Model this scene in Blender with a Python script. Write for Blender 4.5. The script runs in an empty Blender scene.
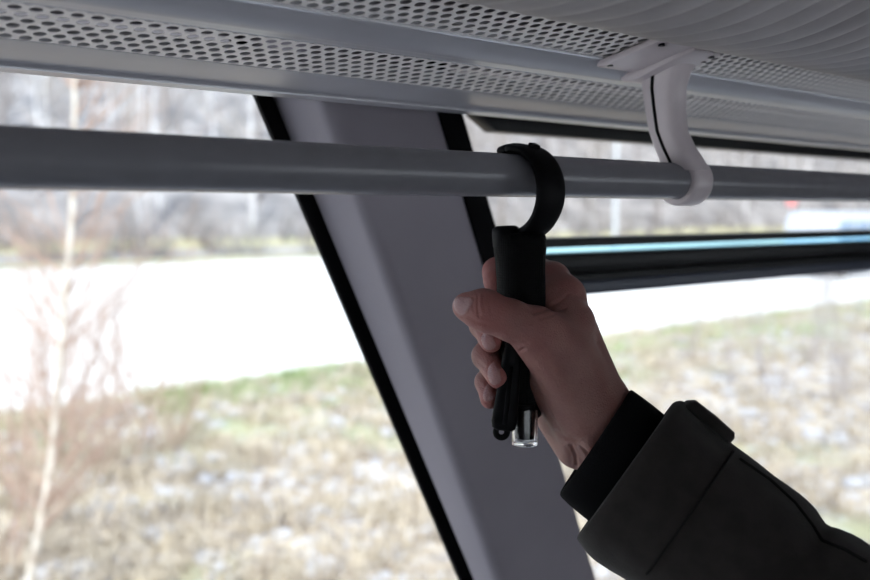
import bpy, bmesh, math, random
import numpy as np
from mathutils import Vector, Matrix, noise

random.seed(7)
rng = np.random.default_rng(7)
SC = bpy.context.scene
COL = SC.collection
PI = math.pi

# ---------------------------------------------------------------- camera
# World axes: X runs along the vehicle (and the handrail), Y points out of the window, Z is up, floor at z=0.
CZ = 1.75                     # eye height above the vehicle floor
PITCH = math.radians(4.95)
YAW = math.atan(1105 * math.cos(PITCH) / 900)
F_PX = 900.0
cr = Vector((math.sin(YAW), -math.cos(YAW), 0))
chz = Vector((math.cos(YAW), math.sin(YAW), 0))
cf = math.cos(PITCH) * chz - math.sin(PITCH) * Vector((0, 0, 1))
cu = math.sin(PITCH) * chz + math.cos(PITCH) * Vector((0, 0, 1))
CAM = Vector((0, 0, CZ))
cam_d = bpy.data.cameras.new('camera')
cam = bpy.data.objects.new('camera', cam_d)
COL.objects.link(cam)
M3 = Matrix((cr, cu, -cf)).transposed()
cam.matrix_world = Matrix.Translation(CAM) @ M3.to_4x4()
cam_d.sensor_width = 36
cam_d.lens = 36 * F_PX / 870
cam_d.clip_start = 0.02
cam_d.clip_end = 600
cam_d.dof.use_dof = True
cam_d.dof.focus_distance = 0.585
cam_d.dof.aperture_fstop = 5.2
cam_d.dof.aperture_blades = 0
SC.camera = cam

# ---------------------------------------------------------------- world, sun, exposure
wd = bpy.data.worlds.new('sky')
SC.world = wd
wd.use_nodes = True
wn = wd.node_tree
bg = wn.nodes['Background']
tc = wn.nodes.new('ShaderNodeTexCoord')
sx = wn.nodes.new('ShaderNodeSeparateXYZ')
rp = wn.nodes.new('ShaderNodeValToRGB')
wn.links.new(tc.outputs['Generated'], sx.inputs[0])
wn.links.new(sx.outputs['Z'], rp.inputs[0])
rp.color_ramp.elements[0].color = (0.97, 0.97, 1.0, 1)
rp.color_ramp.elements[1].color = (0.62, 0.74, 1.0, 1)
wn.links.new(rp.outputs[0], bg.inputs[0])
bg.inputs[1].default_value = 1.5
sun_d = bpy.data.lights.new('sun', 'SUN')
sun_d.energy = 5.0
sun_d.angle = math.radians(3)
sun_d.color = (1.0, 0.96, 0.9)
sun = bpy.data.objects.new('sun', sun_d)
COL.objects.link(sun)
sun.rotation_euler = Vector((0.45, 0.55, -0.85)).to_track_quat('-Z', 'Y').to_euler()
VS = SC.view_settings
VS.view_transform = 'Standard'
VS.look = 'None'
VS.gamma = 1
VS.use_curve_mapping = False
VS.exposure = 0.25


# ---------------------------------------------------------------- materials
def mat(name, col, rough=0.5, metal=0.0, spec=0.5, var=0.0, vscale=20, bump=0.0, bscale=200, col2=None, stretch=None, sheen=0.0, coat=0.0, sss=0.0):
    m = bpy.data.materials.new(name)
    m.use_nodes = True
    nt = m.node_tree
    b = nt.nodes['Principled BSDF']
    b.inputs['Base Color'].default_value = (*col, 1)
    b.inputs['Roughness'].default_value = rough
    b.inputs['Metallic'].default_value = metal
    b.inputs['Specular IOR Level'].default_value = spec
    b.inputs['Sheen Weight'].default_value = sheen
    b.inputs['Coat Weight'].default_value = coat
    t = nt.nodes.new('ShaderNodeTexCoord')
    mp = nt.nodes.new('ShaderNodeMapping')
    nt.links.new(t.outputs['Object'], mp.inputs[0])
    if stretch:
        mp.inputs['Scale'].default_value = stretch
    if var > 0 or col2:
        n = nt.nodes.new('ShaderNodeTexNoise')
        n.inputs['Scale'].default_value = vscale
        n.inputs['Detail'].default_value = 4
        nt.links.new(mp.outputs[0], n.inputs['Vector'])
        r = nt.nodes.new('ShaderNodeValToRGB')
        c2 = col2 or tuple(max(0, c * (1 - var)) for c in col)
        r.color_ramp.elements[0].position = 0.38
        r.color_ramp.elements[1].position = 0.62
        r.color_ramp.elements[0].color = (*c2, 1)
        r.color_ramp.elements[1].color = (*col, 1)
        nt.links.new(n.outputs['Fac'], r.inputs[0])
        nt.links.new(r.outputs[0], b.inputs['Base Color'])
    if bump > 0:
        n2 = nt.nodes.new('ShaderNodeTexNoise')
        n2.inputs['Scale'].default_value = bscale
        n2.inputs['Detail'].default_value = 3
        nt.links.new(mp.outputs[0], n2.inputs['Vector'])
        bp = nt.nodes.new('ShaderNodeBump')
        bp.inputs['Strength'].default_value = bump
        bp.inputs['Distance'].default_value = 0.001
        nt.links.new(n2.outputs['Fac'], bp.inputs['Height'])
        nt.links.new(bp.outputs[0], b.inputs['Normal'])
    return m


def glass_mat(name, tint):
    m = bpy.data.materials.new(name)
    m.use_nodes = True
    nt = m.node_tree
    nt.nodes.clear()
    o = nt.nodes.new('ShaderNodeOutputMaterial')
    mx = nt.nodes.new('ShaderNodeMixShader')
    tr = nt.nodes.new('ShaderNodeBsdfTransparent')
    gl = nt.nodes.new('ShaderNodeBsdfGlossy')
    fr = nt.nodes.new('ShaderNodeFresnel')
    ge = nt.nodes.new('ShaderNodeNewGeometry')
    mr = nt.nodes.new('ShaderNodeMapRange')
    mr.inputs['To Min'].default_value = 1.35
    mr.inputs['To Max'].default_value = 1 / 1.35
    nt.links.new(ge.outputs['Backfacing'], mr.inputs['Value'])
    nt.links.new(mr.outputs[0], fr.inputs[0])
    tr.inputs[0].default_value = (*tint, 1)
    gl.inputs['Roughness'].default_value = 0.02
    nt.links.new(fr.outputs[0], mx.inputs[0])
    nt.links.new(tr.outputs[0], mx.inputs[1])
    nt.links.new(gl.outputs[0], mx.inputs[2])
    nt.links.new(mx.outputs[0], o.inputs[0])
    return m


M = {}
M['rail'] = mat('rail_paint', (0.19, 0.19, 0.21), 0.27, spec=0.5, var=0.06, vscale=60, bump=0.05, bscale=900)
M['rack'] = mat('rack_paint', (0.42, 0.415, 0.45), 0.28, var=0.06, vscale=30)
M['perf'] = mat('perforated_paint', (0.86, 0.82, 0.81), 0.40, var=0.05, vscale=25)
M['rib'] = mat('ribbed_lining', (0.43, 0.40, 0.405), 0.5, var=0.2, vscale=14, bump=0.2, bscale=300)
M['bracket'] = mat('bracket_plastic', (0.66, 0.59, 0.61), 0.36, var=0.05, vscale=40)
M['darkscrew'] = mat('dark_screw', (0.03, 0.03, 0.05), 0.4, metal=0.6)
M['pillar'] = mat('pillar_panel', (0.375, 0.35, 0.40), 0.6, var=0.05, vscale=12, bump=0.1, bscale=700)
M['ceiling'] = mat('ceiling_panel', (0.16, 0.13, 0.12), 0.7, var=0.1, vscale=6)
M['floor'] = mat('floor_vinyl', (0.30, 0.30, 0.31), 0.6, var=0.3, vscale=60)
M['gasket'] = mat('black_rubber_gasket', (0.003, 0.003, 0.004), 0.7, spec=0.1)
M['frame'] = mat('black_window_frame', (0.005, 0.006, 0.008), 0.4, spec=0.25)
M['navy'] = mat('dark_blue_frame', (0.016, 0.026, 0.060), 0.35, spec=0.5)
M['glass'] = glass_mat('window_glass', (0.93, 0.96, 0.96))
M['glass_tint'] = glass_mat('tinted_window_glass', (0.90, 0.91, 0.89))
M['glass_edge'] = glass_mat('cyan_glass', (0.70, 0.93, 0.98))
M['black'] = mat('black_plastic', (0.004, 0.004, 0.005), 0.6, spec=0.06, bump=0.1, bscale=1500)
M['black2'] = mat('black_plastic_satin', (0.004, 0.004, 0.005), 0.5, spec=0.08)
M['cuff'] = mat('black_knit', (0.004, 0.004, 0.005), 0.95, spec=0.1, bump=0.8, bscale=1200, stretch=(1, 1, 1))
M['sleeve'] = mat('dark_jacket_cloth', (0.028, 0.0245, 0.023), 0.9, spec=0.15, sheen=0.12, var=0.2, vscale=90, bump=0.5, bscale=1600)
M['seam'] = mat('dark_jacket_seam', (0.016, 0.015, 0.015), 0.92, spec=0.1)


def grip_mat():
    m = mat('dimpled_rubber', (0.004, 0.004, 0.0045), 0.6, spec=0.06)
    nt = m.node_tree
    b = nt.nodes['Principled BSDF']
    at = nt.nodes.new('ShaderNodeTexCoord')
    v = nt.nodes.new('ShaderNodeTexVoronoi')
    v.inputs['Scale'].default_value = 620
    v.inputs['Randomness'].default_value = 0.15
    nt.links.new(at.outputs['Object'], v.inputs['Vector'])
    bp = nt.nodes.new('ShaderNodeBump')
    bp.inputs['Strength'].default_value = 0.6
    bp.inputs['Distance'].default_value = 0.001
    nt.links.new(v.outputs['Distance'], bp.inputs['Height'])
    nt.links.new(bp.outputs[0], b.inputs['Normal'])
    return m


M['grip'] = grip_mat()


def skin_mat():
    m = bpy.data.materials.new('skin')
    m.use_nodes = True
    nt = m.node_tree
    b = nt.nodes['Principled BSDF']
    t = nt.nodes.new('ShaderNodeTexCoord')
    n = nt.nodes.new('ShaderNodeTexNoise')
    n.inputs['Scale'].default_value = 55
    n.inputs['Detail'].default_value = 5
    nt.links.new(t.outputs['Object'], n.inputs['Vector'])
    r = nt.nodes.new('ShaderNodeValToRGB')
    r.color_ramp.elements[0].position = 0.3
    r.color_ramp.elements[1].position = 0.7
    r.color_ramp.elements[0].color = (0.23, 0.105, 0.092, 1)
    r.color_ramp.elements[1].color = (0.29, 0.150, 0.130, 1)
    nt.links.new(n.outputs['Fac'], r.inputs[0])
    red = nt.nodes.new('ShaderNodeAttribute')
    red.attribute_name = 'flush'
    mx = nt.nodes.new('ShaderNodeMix')
    mx.data_type = 'RGBA'
    nt.links.new(red.outputs['Fac'], mx.inputs['Factor'])
    nt.links.new(r.outputs[0], mx.inputs[6])
    mx.inputs[7].default_value = (0.36, 0.105, 0.10, 1)
    nl = nt.nodes.new('ShaderNodeAttribute')
    nl.attribute_name = 'nail'
    mx2 = nt.nodes.new('ShaderNodeMix')
    mx2.data_type = 'RGBA'
    nt.links.new(nl.outputs['Fac'], mx2.inputs['Factor'])
    nt.links.new(mx.outputs[2], mx2.inputs[6])
    mx2.inputs[7].default_value = (0.40, 0.235, 0.235, 1)
    nt.links.new(mx2.outputs[2], b.inputs['Base Color'])
    mr = nt.nodes.new('ShaderNodeMapRange')
    mr.inputs['To Min'].default_value = 0.55
    mr.inputs['To Max'].default_value = 0.25
    nt.links.new(nl.outputs['Fac'], mr.inputs['Value'])
    nt.links.new(mr.outputs[0], b.inputs['Roughness'])
    b.inputs['Specular IOR Level'].default_value = 0.4
    b.inputs['Subsurface Weight'].default_value = 0.12
    b.inputs['Subsurface Radius'].default_value = (0.008, 0.003, 0.0015)
    b.inputs['Subsurface Scale'].default_value = 0.6
    v = nt.nodes.new('ShaderNodeTexVoronoi')
    v.inputs['Scale'].default_value = 900
    nt.links.new(t.outputs['Object'], v.inputs['Vector'])
    n3 = nt.nodes.new('ShaderNodeTexNoise')
    n3.inputs['Scale'].default_value = 260
    n3.inputs['Detail'].default_value = 4
    nt.links.new(t.outputs['Object'], n3.inputs['Vector'])
    ad = nt.nodes.new('ShaderNodeMath')
    ad.operation = 'MULTIPLY_ADD'
    nt.links.new(n3.outputs['Fac'], ad.inputs[0])
    ad.inputs[1].default_value = 1.6
    nt.links.new(v.outputs['Distance'], ad.inputs[2])
    bp = nt.nodes.new('ShaderNodeBump')
    bp.inputs['Strength'].default_value = 0.35
    bp.inputs['Distance'].default_value = 0.0008
    nt.links.new(ad.outputs[0], bp.inputs['Height'])
    nt.links.new(bp.outputs[0], b.inputs['Normal'])
    return m


M['skin'] = skin_mat()


# ---------------------------------------------------------------- helpers
def link_mesh(name, verts, faces, m, parent=None, smooth=True, auto=None):
    me = bpy.data.meshes.new(name)
    me.from_pydata([tuple(v) for v in verts], [], [tuple(f) for f in faces])
    me.update()
    if smooth:
        me.polygons.foreach_set('use_smooth', [True] * len(me.polygons))
    o = bpy.data.objects.new(name, me)
    COL.objects.link(o)
    if m is not None:
        for x in (m if isinstance(m, (list, tuple)) else [m]):
            me.materials.append(x)
    if auto is not None and smooth:
        me.set_sharp_from_angle(angle=math.radians(auto))
    if parent is not None:
        o.parent = parent
        o.matrix_parent_inverse = Matrix.Translation(-parent.location) if parent.parent is None else parent.matrix_parent_inverse.copy() if False else Matrix.Translation(-world_loc(parent))
    return o


def world_loc(o):
    # every object keeps rotation 0 while it is built, so its world location is the plain sum up the chain
    l = Vector((0, 0, 0))
    while o is not None:
        l = l + o.location
        if o.parent is not None:
            l = l + o.matrix_parent_inverse.translation
        o = o.parent
    return l


def link_bm(name, bm, m, parent=None, smooth=True, auto=35):
    bmesh.ops.recalc_face_normals(bm, faces=bm.faces)
    me = bpy.data.meshes.new(name)
    bm.to_mesh(me)
    bm.free()
    me.materials.append(m)
    if smooth:
        me.polygons.foreach_set('use_smooth', [True] * len(me.polygons))
        me.set_sharp_from_angle(angle=math.radians(auto))
    o = bpy.data.objects.new(name, me)
    COL.objects.link(o)
    if parent is not None:
        o.parent = parent
        o.matrix_parent_inverse = Matrix.Translation(-world_loc(parent))
    return o


def empty(name, loc):
    o = bpy.data.objects.new(name, None)
    COL.objects.link(o)
    o.location = loc
    o.empty_display_size = 0.05
    return o


def tag(o, label, cat, group=None, kind=None):
    if label:
        o['label'] = label
    if cat:
        o['category'] = cat
    if group:
        o['group'] = group
    if kind:
        o['kind'] = kind
    return o


def struct(o, label=None):
    o['kind'] = 'structure'
    if label:
        o['label'] = label
    return o


def P(px, py, d):
    """Point seen at photo pixel (px,py), d metres in front of the eye."""
    return CAM + d * ((px - 435) / F_PX * cr + (290 - py) / F_PX * cu + cf)


def box_bm(bm, lo, hi, bev=0.0, seg=2):
    lo, hi = Vector(lo), Vector(hi)
    r = bmesh.ops.create_cube(bm, size=1)
    vs = r['verts']
    for v in vs:
        v.co = Vector((lo[i] + (v.co[i] + 0.5) * (hi[i] - lo[i]) for i in range(3)))
    if bev > 0:
        es = list({e for v in vs for e in v.link_edges})
        bmesh.ops.bevel(bm, geom=es, offset=bev, segments=seg, affect='EDGES', profile=0.5)


def prism_bm(bm, poly, axis, a0, a1, bev=0.0):
    """polygon of (u,v) extruded along axis; the other two axes in order."""
    oth = [i for i in range(3) if i != axis]

    def mk(p, a):
        c = [0, 0, 0]
        c[oth[0]], c[oth[1]], c[axis] = p[0], p[1], a
        return bm.verts.new(c)
    A = [mk(p, a0) for p in poly]
    B = [mk(p, a1) for p in poly]
    fs = [bm.faces.new(A), bm.faces.new(B[::-1])]
    n = len(poly)
    for i in range(n):
        fs.append(bm.faces.new((A[i], B[i], B[(i + 1) % n], A[(i + 1) % n])))
    if bev > 0:
        es = list({e for f in fs for e in f.edges})
        bmesh.ops.bevel(bm, geom=es, offset=bev, segments=2, affect='EDGES', profile=0.5)


def tube(verts, faces, pts, rads, n=8, caps=True, aspect=1.0):
    pts = [Vector(p) for p in pts]
    base = len(verts)
    prev = None
    for i, p in enumerate(pts):
        d = (pts[min(i + 1, len(pts) - 1)] - pts[max(i - 1, 0)])
        if d.length < 1e-9:
            d = Vector((0, 0, 1))
        d.normalize()
        if prev is None:
            u = d.orthogonal().normalized()
        else:
            u = (prev - d * prev.dot(d)).normalized()
        prev = u
        w = d.cross(u)
        for k in range(n):
            a = 2 * PI * k / n
            verts.append(p + rads[i] * (math.cos(a) * u + aspect * math.sin(a) * w))
    for i in range(len(pts) - 1):
        for k in range(n):
            a = base + i * n + k
            b = base + i * n + (k + 1) % n
            faces.append((a, b, b + n, a + n))
    if caps:
        faces.append(tuple(base + k for k in range(n))[::-1])
        faces.append(tuple(base + (len(pts) - 1) * n + k for k in range(n)))


def sweep_profile(name, prof, x0, x1, m, parent=None, closed=True, nx=1, auto=35):
    """profile of (y,z) swept along X."""
    verts, faces = [], []
    n = len(prof)
    for i in range(nx + 1):
        x = x0 + (x1 - x0) * i / nx
        for (y, z) in prof:
            verts.append((x, y, z))
    for i in range(nx):
        for k in range(n if closed else n - 1):
            a = i * n + k
            b = i * n + (k + 1) % n
            faces.append((a, b, b + n, a + n))
    if closed:
        faces.append(tuple(range(n))[::-1])
        faces.append(tuple(nx * n + k for k in range(n)))
    o = link_mesh(name, verts, faces, m, parent, True, auto)
    bm = bmesh.new()
    bm.from_mesh(o.data)
    bmesh.ops.recalc_face_normals(bm, faces=bm.faces)
    bm.to_mesh(o.data)
    bm.free()
    return o


# ================================================================ THE SETTING
XL, XR, YO, YW = -2.6, 4.6, -1.75, 0.70      # vehicle interior
ZC = 2.32


def box_obj(name, lo, hi, m, parent=None, bev=0.0):
    bm = bmesh.new()
    box_bm(bm, lo, hi, bev)
    return link_bm(name, bm, m, parent)


struct(box_obj('floor', (XL, YO, -0.06), (XR, YW + 0.05, 0.0), M['floor']))
struct(box_obj('ceiling', (XL, YO, ZC), (XR, YW + 0.05, ZC + 0.06), M['ceiling']))
struct(box_obj('wall_rear', (XL - 0.05, YO, 0), (XL, YW + 0.05, ZC), M['ceiling']))
struct(box_obj('wall_front', (XR, YO, 0), (XR + 0.05, YW + 0.05, ZC), M['ceiling']))
# opposite wall with two wide windows behind the eye
bm = bmesh.new()
box_bm(bm, (XL, YO - 0.05, 0), (XR, YO, 1.0))
box_bm(bm, (XL, YO - 0.05, 1.75), (XR, YO, ZC))
for x0, x1 in ((XL, -2.2), (0.45, 1.35), (4.2, XR)):
    box_bm(bm, (x0, YO - 0.05, 1.0), (x1, YO, 1.75))
struct(link_bm('wall_left', bm, M['pillar']))
for i, (x0, x1) in enumerate(((-2.2, 0.45), (1.35, 4.2))):
    struct(box_obj('window_%d' % (3 + i), (x0, YO - 0.03, 1.0), (x1, YO - 0.024, 1.75), M['glass']))

# window wall: upper and lower bands plus end pieces
ZB, ZT = CZ - 0.95, CZ + 0.145
bm = bmesh.new()
box_bm(bm, (XL, YW, ZT), (XR, YW + 0.05, ZC))
box_bm(bm, (XL, YW, 0), (XR, YW + 0.05, ZB))
box_bm(bm, (XL, YW, ZB), (-1.9, YW + 0.05, ZT))
box_bm(bm, (3.4, YW, ZB), (XR, YW + 0.05, ZT))
struct(link_bm('wall_right', bm, M['pillar']))


def lx(xa, za, xb, zb, z):
    """x on the slanted line through (xa,za),(xb,zb) at height z (heights relative to the eye)."""
    return xa + (xb - xa) * (z - za) / (zb - za)


def slant(z, which):
    return {'g0': lx(0.375, 0.098, 0.607, -0.389, z),      # window side of the left gasket
            'g1': lx(0.391, 0.098, 0.628, -0.392, z),      # pillar side of the left gasket
            'f0': lx(0.409, 0.093, 0.615, -0.375, z),      # where the side of the pillar meets its face
            'f1': lx(0.530, 0.090, 0.730, -0.404, z),      # pillar side of the right sash stile
            'p1': lx(0.557, 0.092, 0.765, -0.414, z)}[which]


YF = 0.645
# slanted pillar between the two windows: face raised inward, bevel on its left
zt, zb = 0.145, -0.95
verts = []
for z in (zt, zb):
    fx, px_ = slant(z, 'f0'), slant(z, 'p1')
    verts += [(slant(z, 'g1'), YW - 0.002, CZ + z), (fx - 0.004, YF + 0.012, CZ + z), (fx - 0.001, YF + 0.005, CZ + z), (fx + 0.004, YF + 0.001, CZ + z), (fx + 0.012, YF, CZ + z),
              (px_ - 0.004, YF, CZ + z), (px_, YF + 0.004, CZ + z), (px_ + 0.04, YW + 0.03, CZ + z),
              (px_ + 0.05, YW + 0.05, CZ + z), (slant(z, 'g1') + 0.08, YW + 0.05, CZ + z)]
n = 10
faces = [(k, (k + 1) % n, (k + 1) % n + n, k + n) for k in range(n)] + [tuple(range(n))[::-1], tuple(range(n, 2 * n))]
pil = link_mesh('wall_pillar', verts, faces, M['pillar'], None, True, 50)
struct(pil)


def slanted_strip(name, wa, wb, za, zb_, y0, y1, m, parent=None, ea=0.0, eb=0.0, bev=0.002):
    bm = bmesh.new()
    poly = [(slant(za, wa) + ea, CZ + za), (slant(za, wb) + eb, CZ + za), (slant(zb_, wb) + eb, CZ + zb_), (slant(zb_, wa) + ea, CZ + zb_)]
    prism_bm(bm, poly, 1, y0, y1, bev)
    return link_bm(name, bm, m, parent)


# left window: glass pane and black gasket
g = empty('window_1', (-0.7, YW, ZB))
struct(g, 'wide side window on the left, clear glass with a slanted black rubber edge')
bm = bmesh.new()
prism_bm(bm, [(-1.9, CZ + zt), (slant(zt, 'g1') + .02, CZ + zt), (slant(zb, 'g1') + .02, CZ + zb), (-1.9, CZ + zb)], 1, YW + 0.006, YW + 0.010)
o = link_bm('pane', bm, M['glass'], g, False)
slanted_strip('gasket', 'g0', 'g1', zt, zb, YW - 0.003, YW + 0.004, M['gasket'], g, ea=-.001, eb=.003, bev=.0008)

# right window: pane below, sliding sash above, transom between
g = empty('window_2', (1.8, YW, ZB))
struct(g, 'side window on the right with a sliding upper sash in black frames')
bm = bmesh.new()
prism_bm(bm, [(slant(-0.08, 'p1') + .02, CZ - 0.08), (3.4, CZ - 0.08), (3.4, CZ + zb), (slant(zb, 'p1') + .02, CZ + zb)], 1, YW + 0.018, YW + 0.023)
link_bm('lower_pane', bm, M['glass'], g, False)
bm = bmesh.new()
prism_bm(bm, [(slant(zt, 'p1') + .02, CZ + zt), (3.4, CZ + zt), (3.4, CZ - 0.03), (slant(-.03, 'p1') + .02, CZ - 0.03)], 1, YW + 0.010, YW + 0.014)
link_bm('upper_pane', bm, M['glass_tint'], g, False)
slanted_strip('sash_stile', 'f1', 'p1', zt, -0.095, YF - 0.004, YF + 0.004, M['gasket'], g, ea=0, eb=0.001)
# head frame with its slanted left corner
bm = bmesh.new()
prism_bm(bm, [(0.617, CZ + 0.100), (3.4, CZ + 0.104), (3.4, CZ + 0.083), (0.646, CZ + 0.083)], 1, YW - 0.012, YW + 0.008, 0.0015)
link_bm('head_frame', bm, M['frame'], g)
for nm, z0, z1, y0, y1, mm in (('upper_rail', -0.040, -0.029, -0.008, 0.03, 'frame'),
                               ('transom', -0.066, -0.0475, -0.006, 0.035, 'frame'),
                               ('transom_ledge', -0.079, -0.070, -0.018, 0.03, 'frame'),
                               ('lower_rail', -0.095, -0.079, -0.010, 0.03, 'navy')):
    bm = bmesh.new()
    xa = slant((z0 + z1) / 2, 'p1') + 0.01
    prism_bm(bm, [(xa, CZ + z1), (3.4, CZ + z1), (3.4, CZ + z0), (xa + .004, CZ + z0)], 1, YW + y0, YW + y1, 0.0015)
    link_bm(nm, bm, M[mm], g)
bm = bmesh.new()
prism_bm(bm, [(0.62, CZ - 0.0655), (3.4, CZ - 0.0655), (3.4, CZ - 0.0705), (0.62, CZ - 0.0705)], 1, YW + 0.0, YW + 0.03)
link_bm('groove_filler', bm, M['frame'], g)
bm = bmesh.new()
prism_bm(bm, [(0.62, CZ - 0.0402), (3.4, CZ - 0.0402), (3.4, CZ - 0.0474), (0.62, CZ - 0.0474)], 1, YW + 0.008, YW + 0.014)
link_bm('glass_edge', bm, M['glass_edge'], g, False)
g['label'] = 'side window on the right with a sliding upper sash in black frames'

# ---------------------------------------------------------------- outside ground
GZ = CZ - 2.5


def gnoise(x, y, s, seed=0.0):
    return noise.noise(Vector((x * s + seed, y * s - seed, seed * 0.37)))


def hill(x, y):
    t = max(0.0, y - 47.0)
    return min(t * 0.42, 34.0) + 0.8 * gnoise(x, y, 0.06, 3) * min(1, t / 6)


def grid_mesh(name, xs, ys, zf, m):
    verts = [(x, y, zf(x, y)) for y in ys for x in xs]
    nx = len(xs)
    faces = [(j * nx + i, j * nx + i + 1, (j + 1) * nx + i + 1, (j + 1) * nx + i) for j in range(len(ys) - 1) for i in range(nx - 1)]
    return link_mesh(name, verts, faces, m)


def ground_mat():
    m = bpy.data.materials.new('dry_grass_and_rubble')
    m.use_nodes = True
    nt = m.node_tree
    b = nt.nodes['Principled BSDF']
    b.inputs['Roughness'].default_value = 0.95
    b.inputs['Specular IOR Level'].default_value = 0.1
    t = nt.nodes.new('ShaderNodeTexCoord')

    def nz(scale, lo, hi, c0, c1, detail=3):
        n = nt.nodes.new('ShaderNodeTexNoise')
        n.inputs['Scale'].default_value = scale
        n.inputs['Detail'].default_value = detail
        nt.links.new(t.outputs['Object'], n.inputs['Vector'])
        r = nt.nodes.new('ShaderNodeValToRGB')
        r.color_ramp.elements[0].position = lo
        r.color_ramp.elements[1].position = hi
        r.color_ramp.elements[0].color = c0
        r.color_ramp.elements[1].color = c1
        nt.links.new(n.outputs['Fac'], r.inputs[0])
        return r.outputs[0]

    def mix(f, a, c):
        mx = nt.nodes.new('ShaderNodeMix')
        mx.data_type = 'RGBA'
        nt.links.new(f, mx.inputs[0])
        for k, v in ((6, a), (7, c)):
            if isinstance(v, tuple):
                mx.inputs[k].default_value = v
            else:
                nt.links.new(v, mx.inputs[k])
        return mx.outputs[2]
    W_, B_ = (1, 1, 1, 1), (0, 0, 0, 1)
    base = nz(2.2, 0.35, 0.65, (0.27, 0.22, 0.18, 1), (0.57, 0.49, 0.39, 1), 6)
    stones = nz(7.0, 0.50, 0.60, B_, W_, 4)
    c = mix(stones, base, (0.54, 0.54, 0.58, 1))
    soil = nz(5.0, 0.56, 0.68, B_, W_, 4)
    c = mix(soil, c, (0.15, 0.13, 0.13, 1))
    # greener towards the edge of the gravel yard
    sp = nt.nodes.new('ShaderNodeSeparateXYZ')
    nt.links.new(t.outputs['Object'], sp.inputs[0])
    mr = nt.nodes.new('ShaderNodeMapRange')
    mr.inputs['From Min'].default_value = 7.5
    mr.inputs['From Max'].default_value = 11.6
    nt.links.new(sp.outputs['Y'], mr.inputs['Value'])
    gn = nz(0.9, 0.42, 0.58, B_, W_, 4)
    ml = nt.nodes.new('ShaderNodeMath')
    ml.operation = 'MULTIPLY'
    nt.links.new(mr.outputs[0], ml.inputs[0])
    nt.links.new(gn, ml.inputs[1])
    c = mix(ml.outputs[0], c, (0.27, 0.34, 0.14, 1))
    gp = nz(0.55, 0.60, 0.70, B_, (0.6, 0.6, 0.6, 1), 2)
    c = mix(gp, c, (0.28, 0.32, 0.17, 1))
    nt.links.new(c, b.inputs['Base Color'])
    return m


M['ground'] = ground_mat()
M['hill'] = mat('leaf_litter_hillside', (0.37, 0.355, 0.36), 0.95, spec=0.1, col2=(0.20, 0.195, 0.205), vscale=0.35)
M['verge'] = mat('far_verge_grass', (0.44, 0.43, 0.28), 0.95, spec=0.1, col2=(0.36, 0.34, 0.25), vscale=0.8)
M['gravel'] = mat('pale_gravel', (0.74, 0.73, 0.72), 0.9, spec=0.2, col2=(0.64, 0.62, 0.61), vscale=1.5)

near = grid_mesh('ground', list(np.arange(-6, 34.01, 0.25)), list(np.arange(0.9, 12.61, 0.2)),
                 lambda x, y: GZ + 0.10 * gnoise(x, y, 0.8, 1) + 0.05 * gnoise(x, y, 2.7, 2) - (0.12 if y > 12.3 else 0), M['ground'])
struct(near)
far = grid_mesh('ground_hillside', list(np.arange(-80, 300.1, 4)), list(np.arange(45.5, 135.1, 2.5)), lambda x, y: GZ + 0.02 + hill(x, y), M['hill'])
struct(far)
v = grid_mesh('ground_verge', list(np.arange(-80, 200.1, 4)), list(np.arange(42.2, 50.1, 1.0)), lambda x, y: GZ + 0.08 + 0.12 * gnoise(x, y, 0.3, 5) + hill(x, y), M['verge'])
struct(v)
struct(box_obj('ground_gravel_yard', (-80, 12.2, GZ - 0.4), (200, 43, GZ - 0.0), M['gravel']))
struct(box_obj('ground_base', (-100, -60, GZ - 0.6), (300, 140, GZ - 0.35), M['gravel']))
struct(box_obj('ground_trackside', (-80, -60, GZ - 0.3), (200, 0.95, GZ - 0.02), M['gravel']))

struct(box_obj('ground_bounce_strip', (-20, 0.95, GZ - 0.3), (34, 2.6, GZ + 0.12), M['gravel']))  # unseen pale strip, added to bounce daylight up to the rack underside

# ================================================================ LUGGAGE RACK
HZ = CZ


def rz(y):          # underside of the rack slopes down toward the window
    return HZ + 0.198 - 0.193 * y


rack = empty('luggage_rack', (0.9, 0.59, rz(0.59)))
tag(rack, 'grey metal overhead luggage rack with perforated strips above the handrail', 'luggage rack')
RX0, RX1 = -0.9, 3.0


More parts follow.
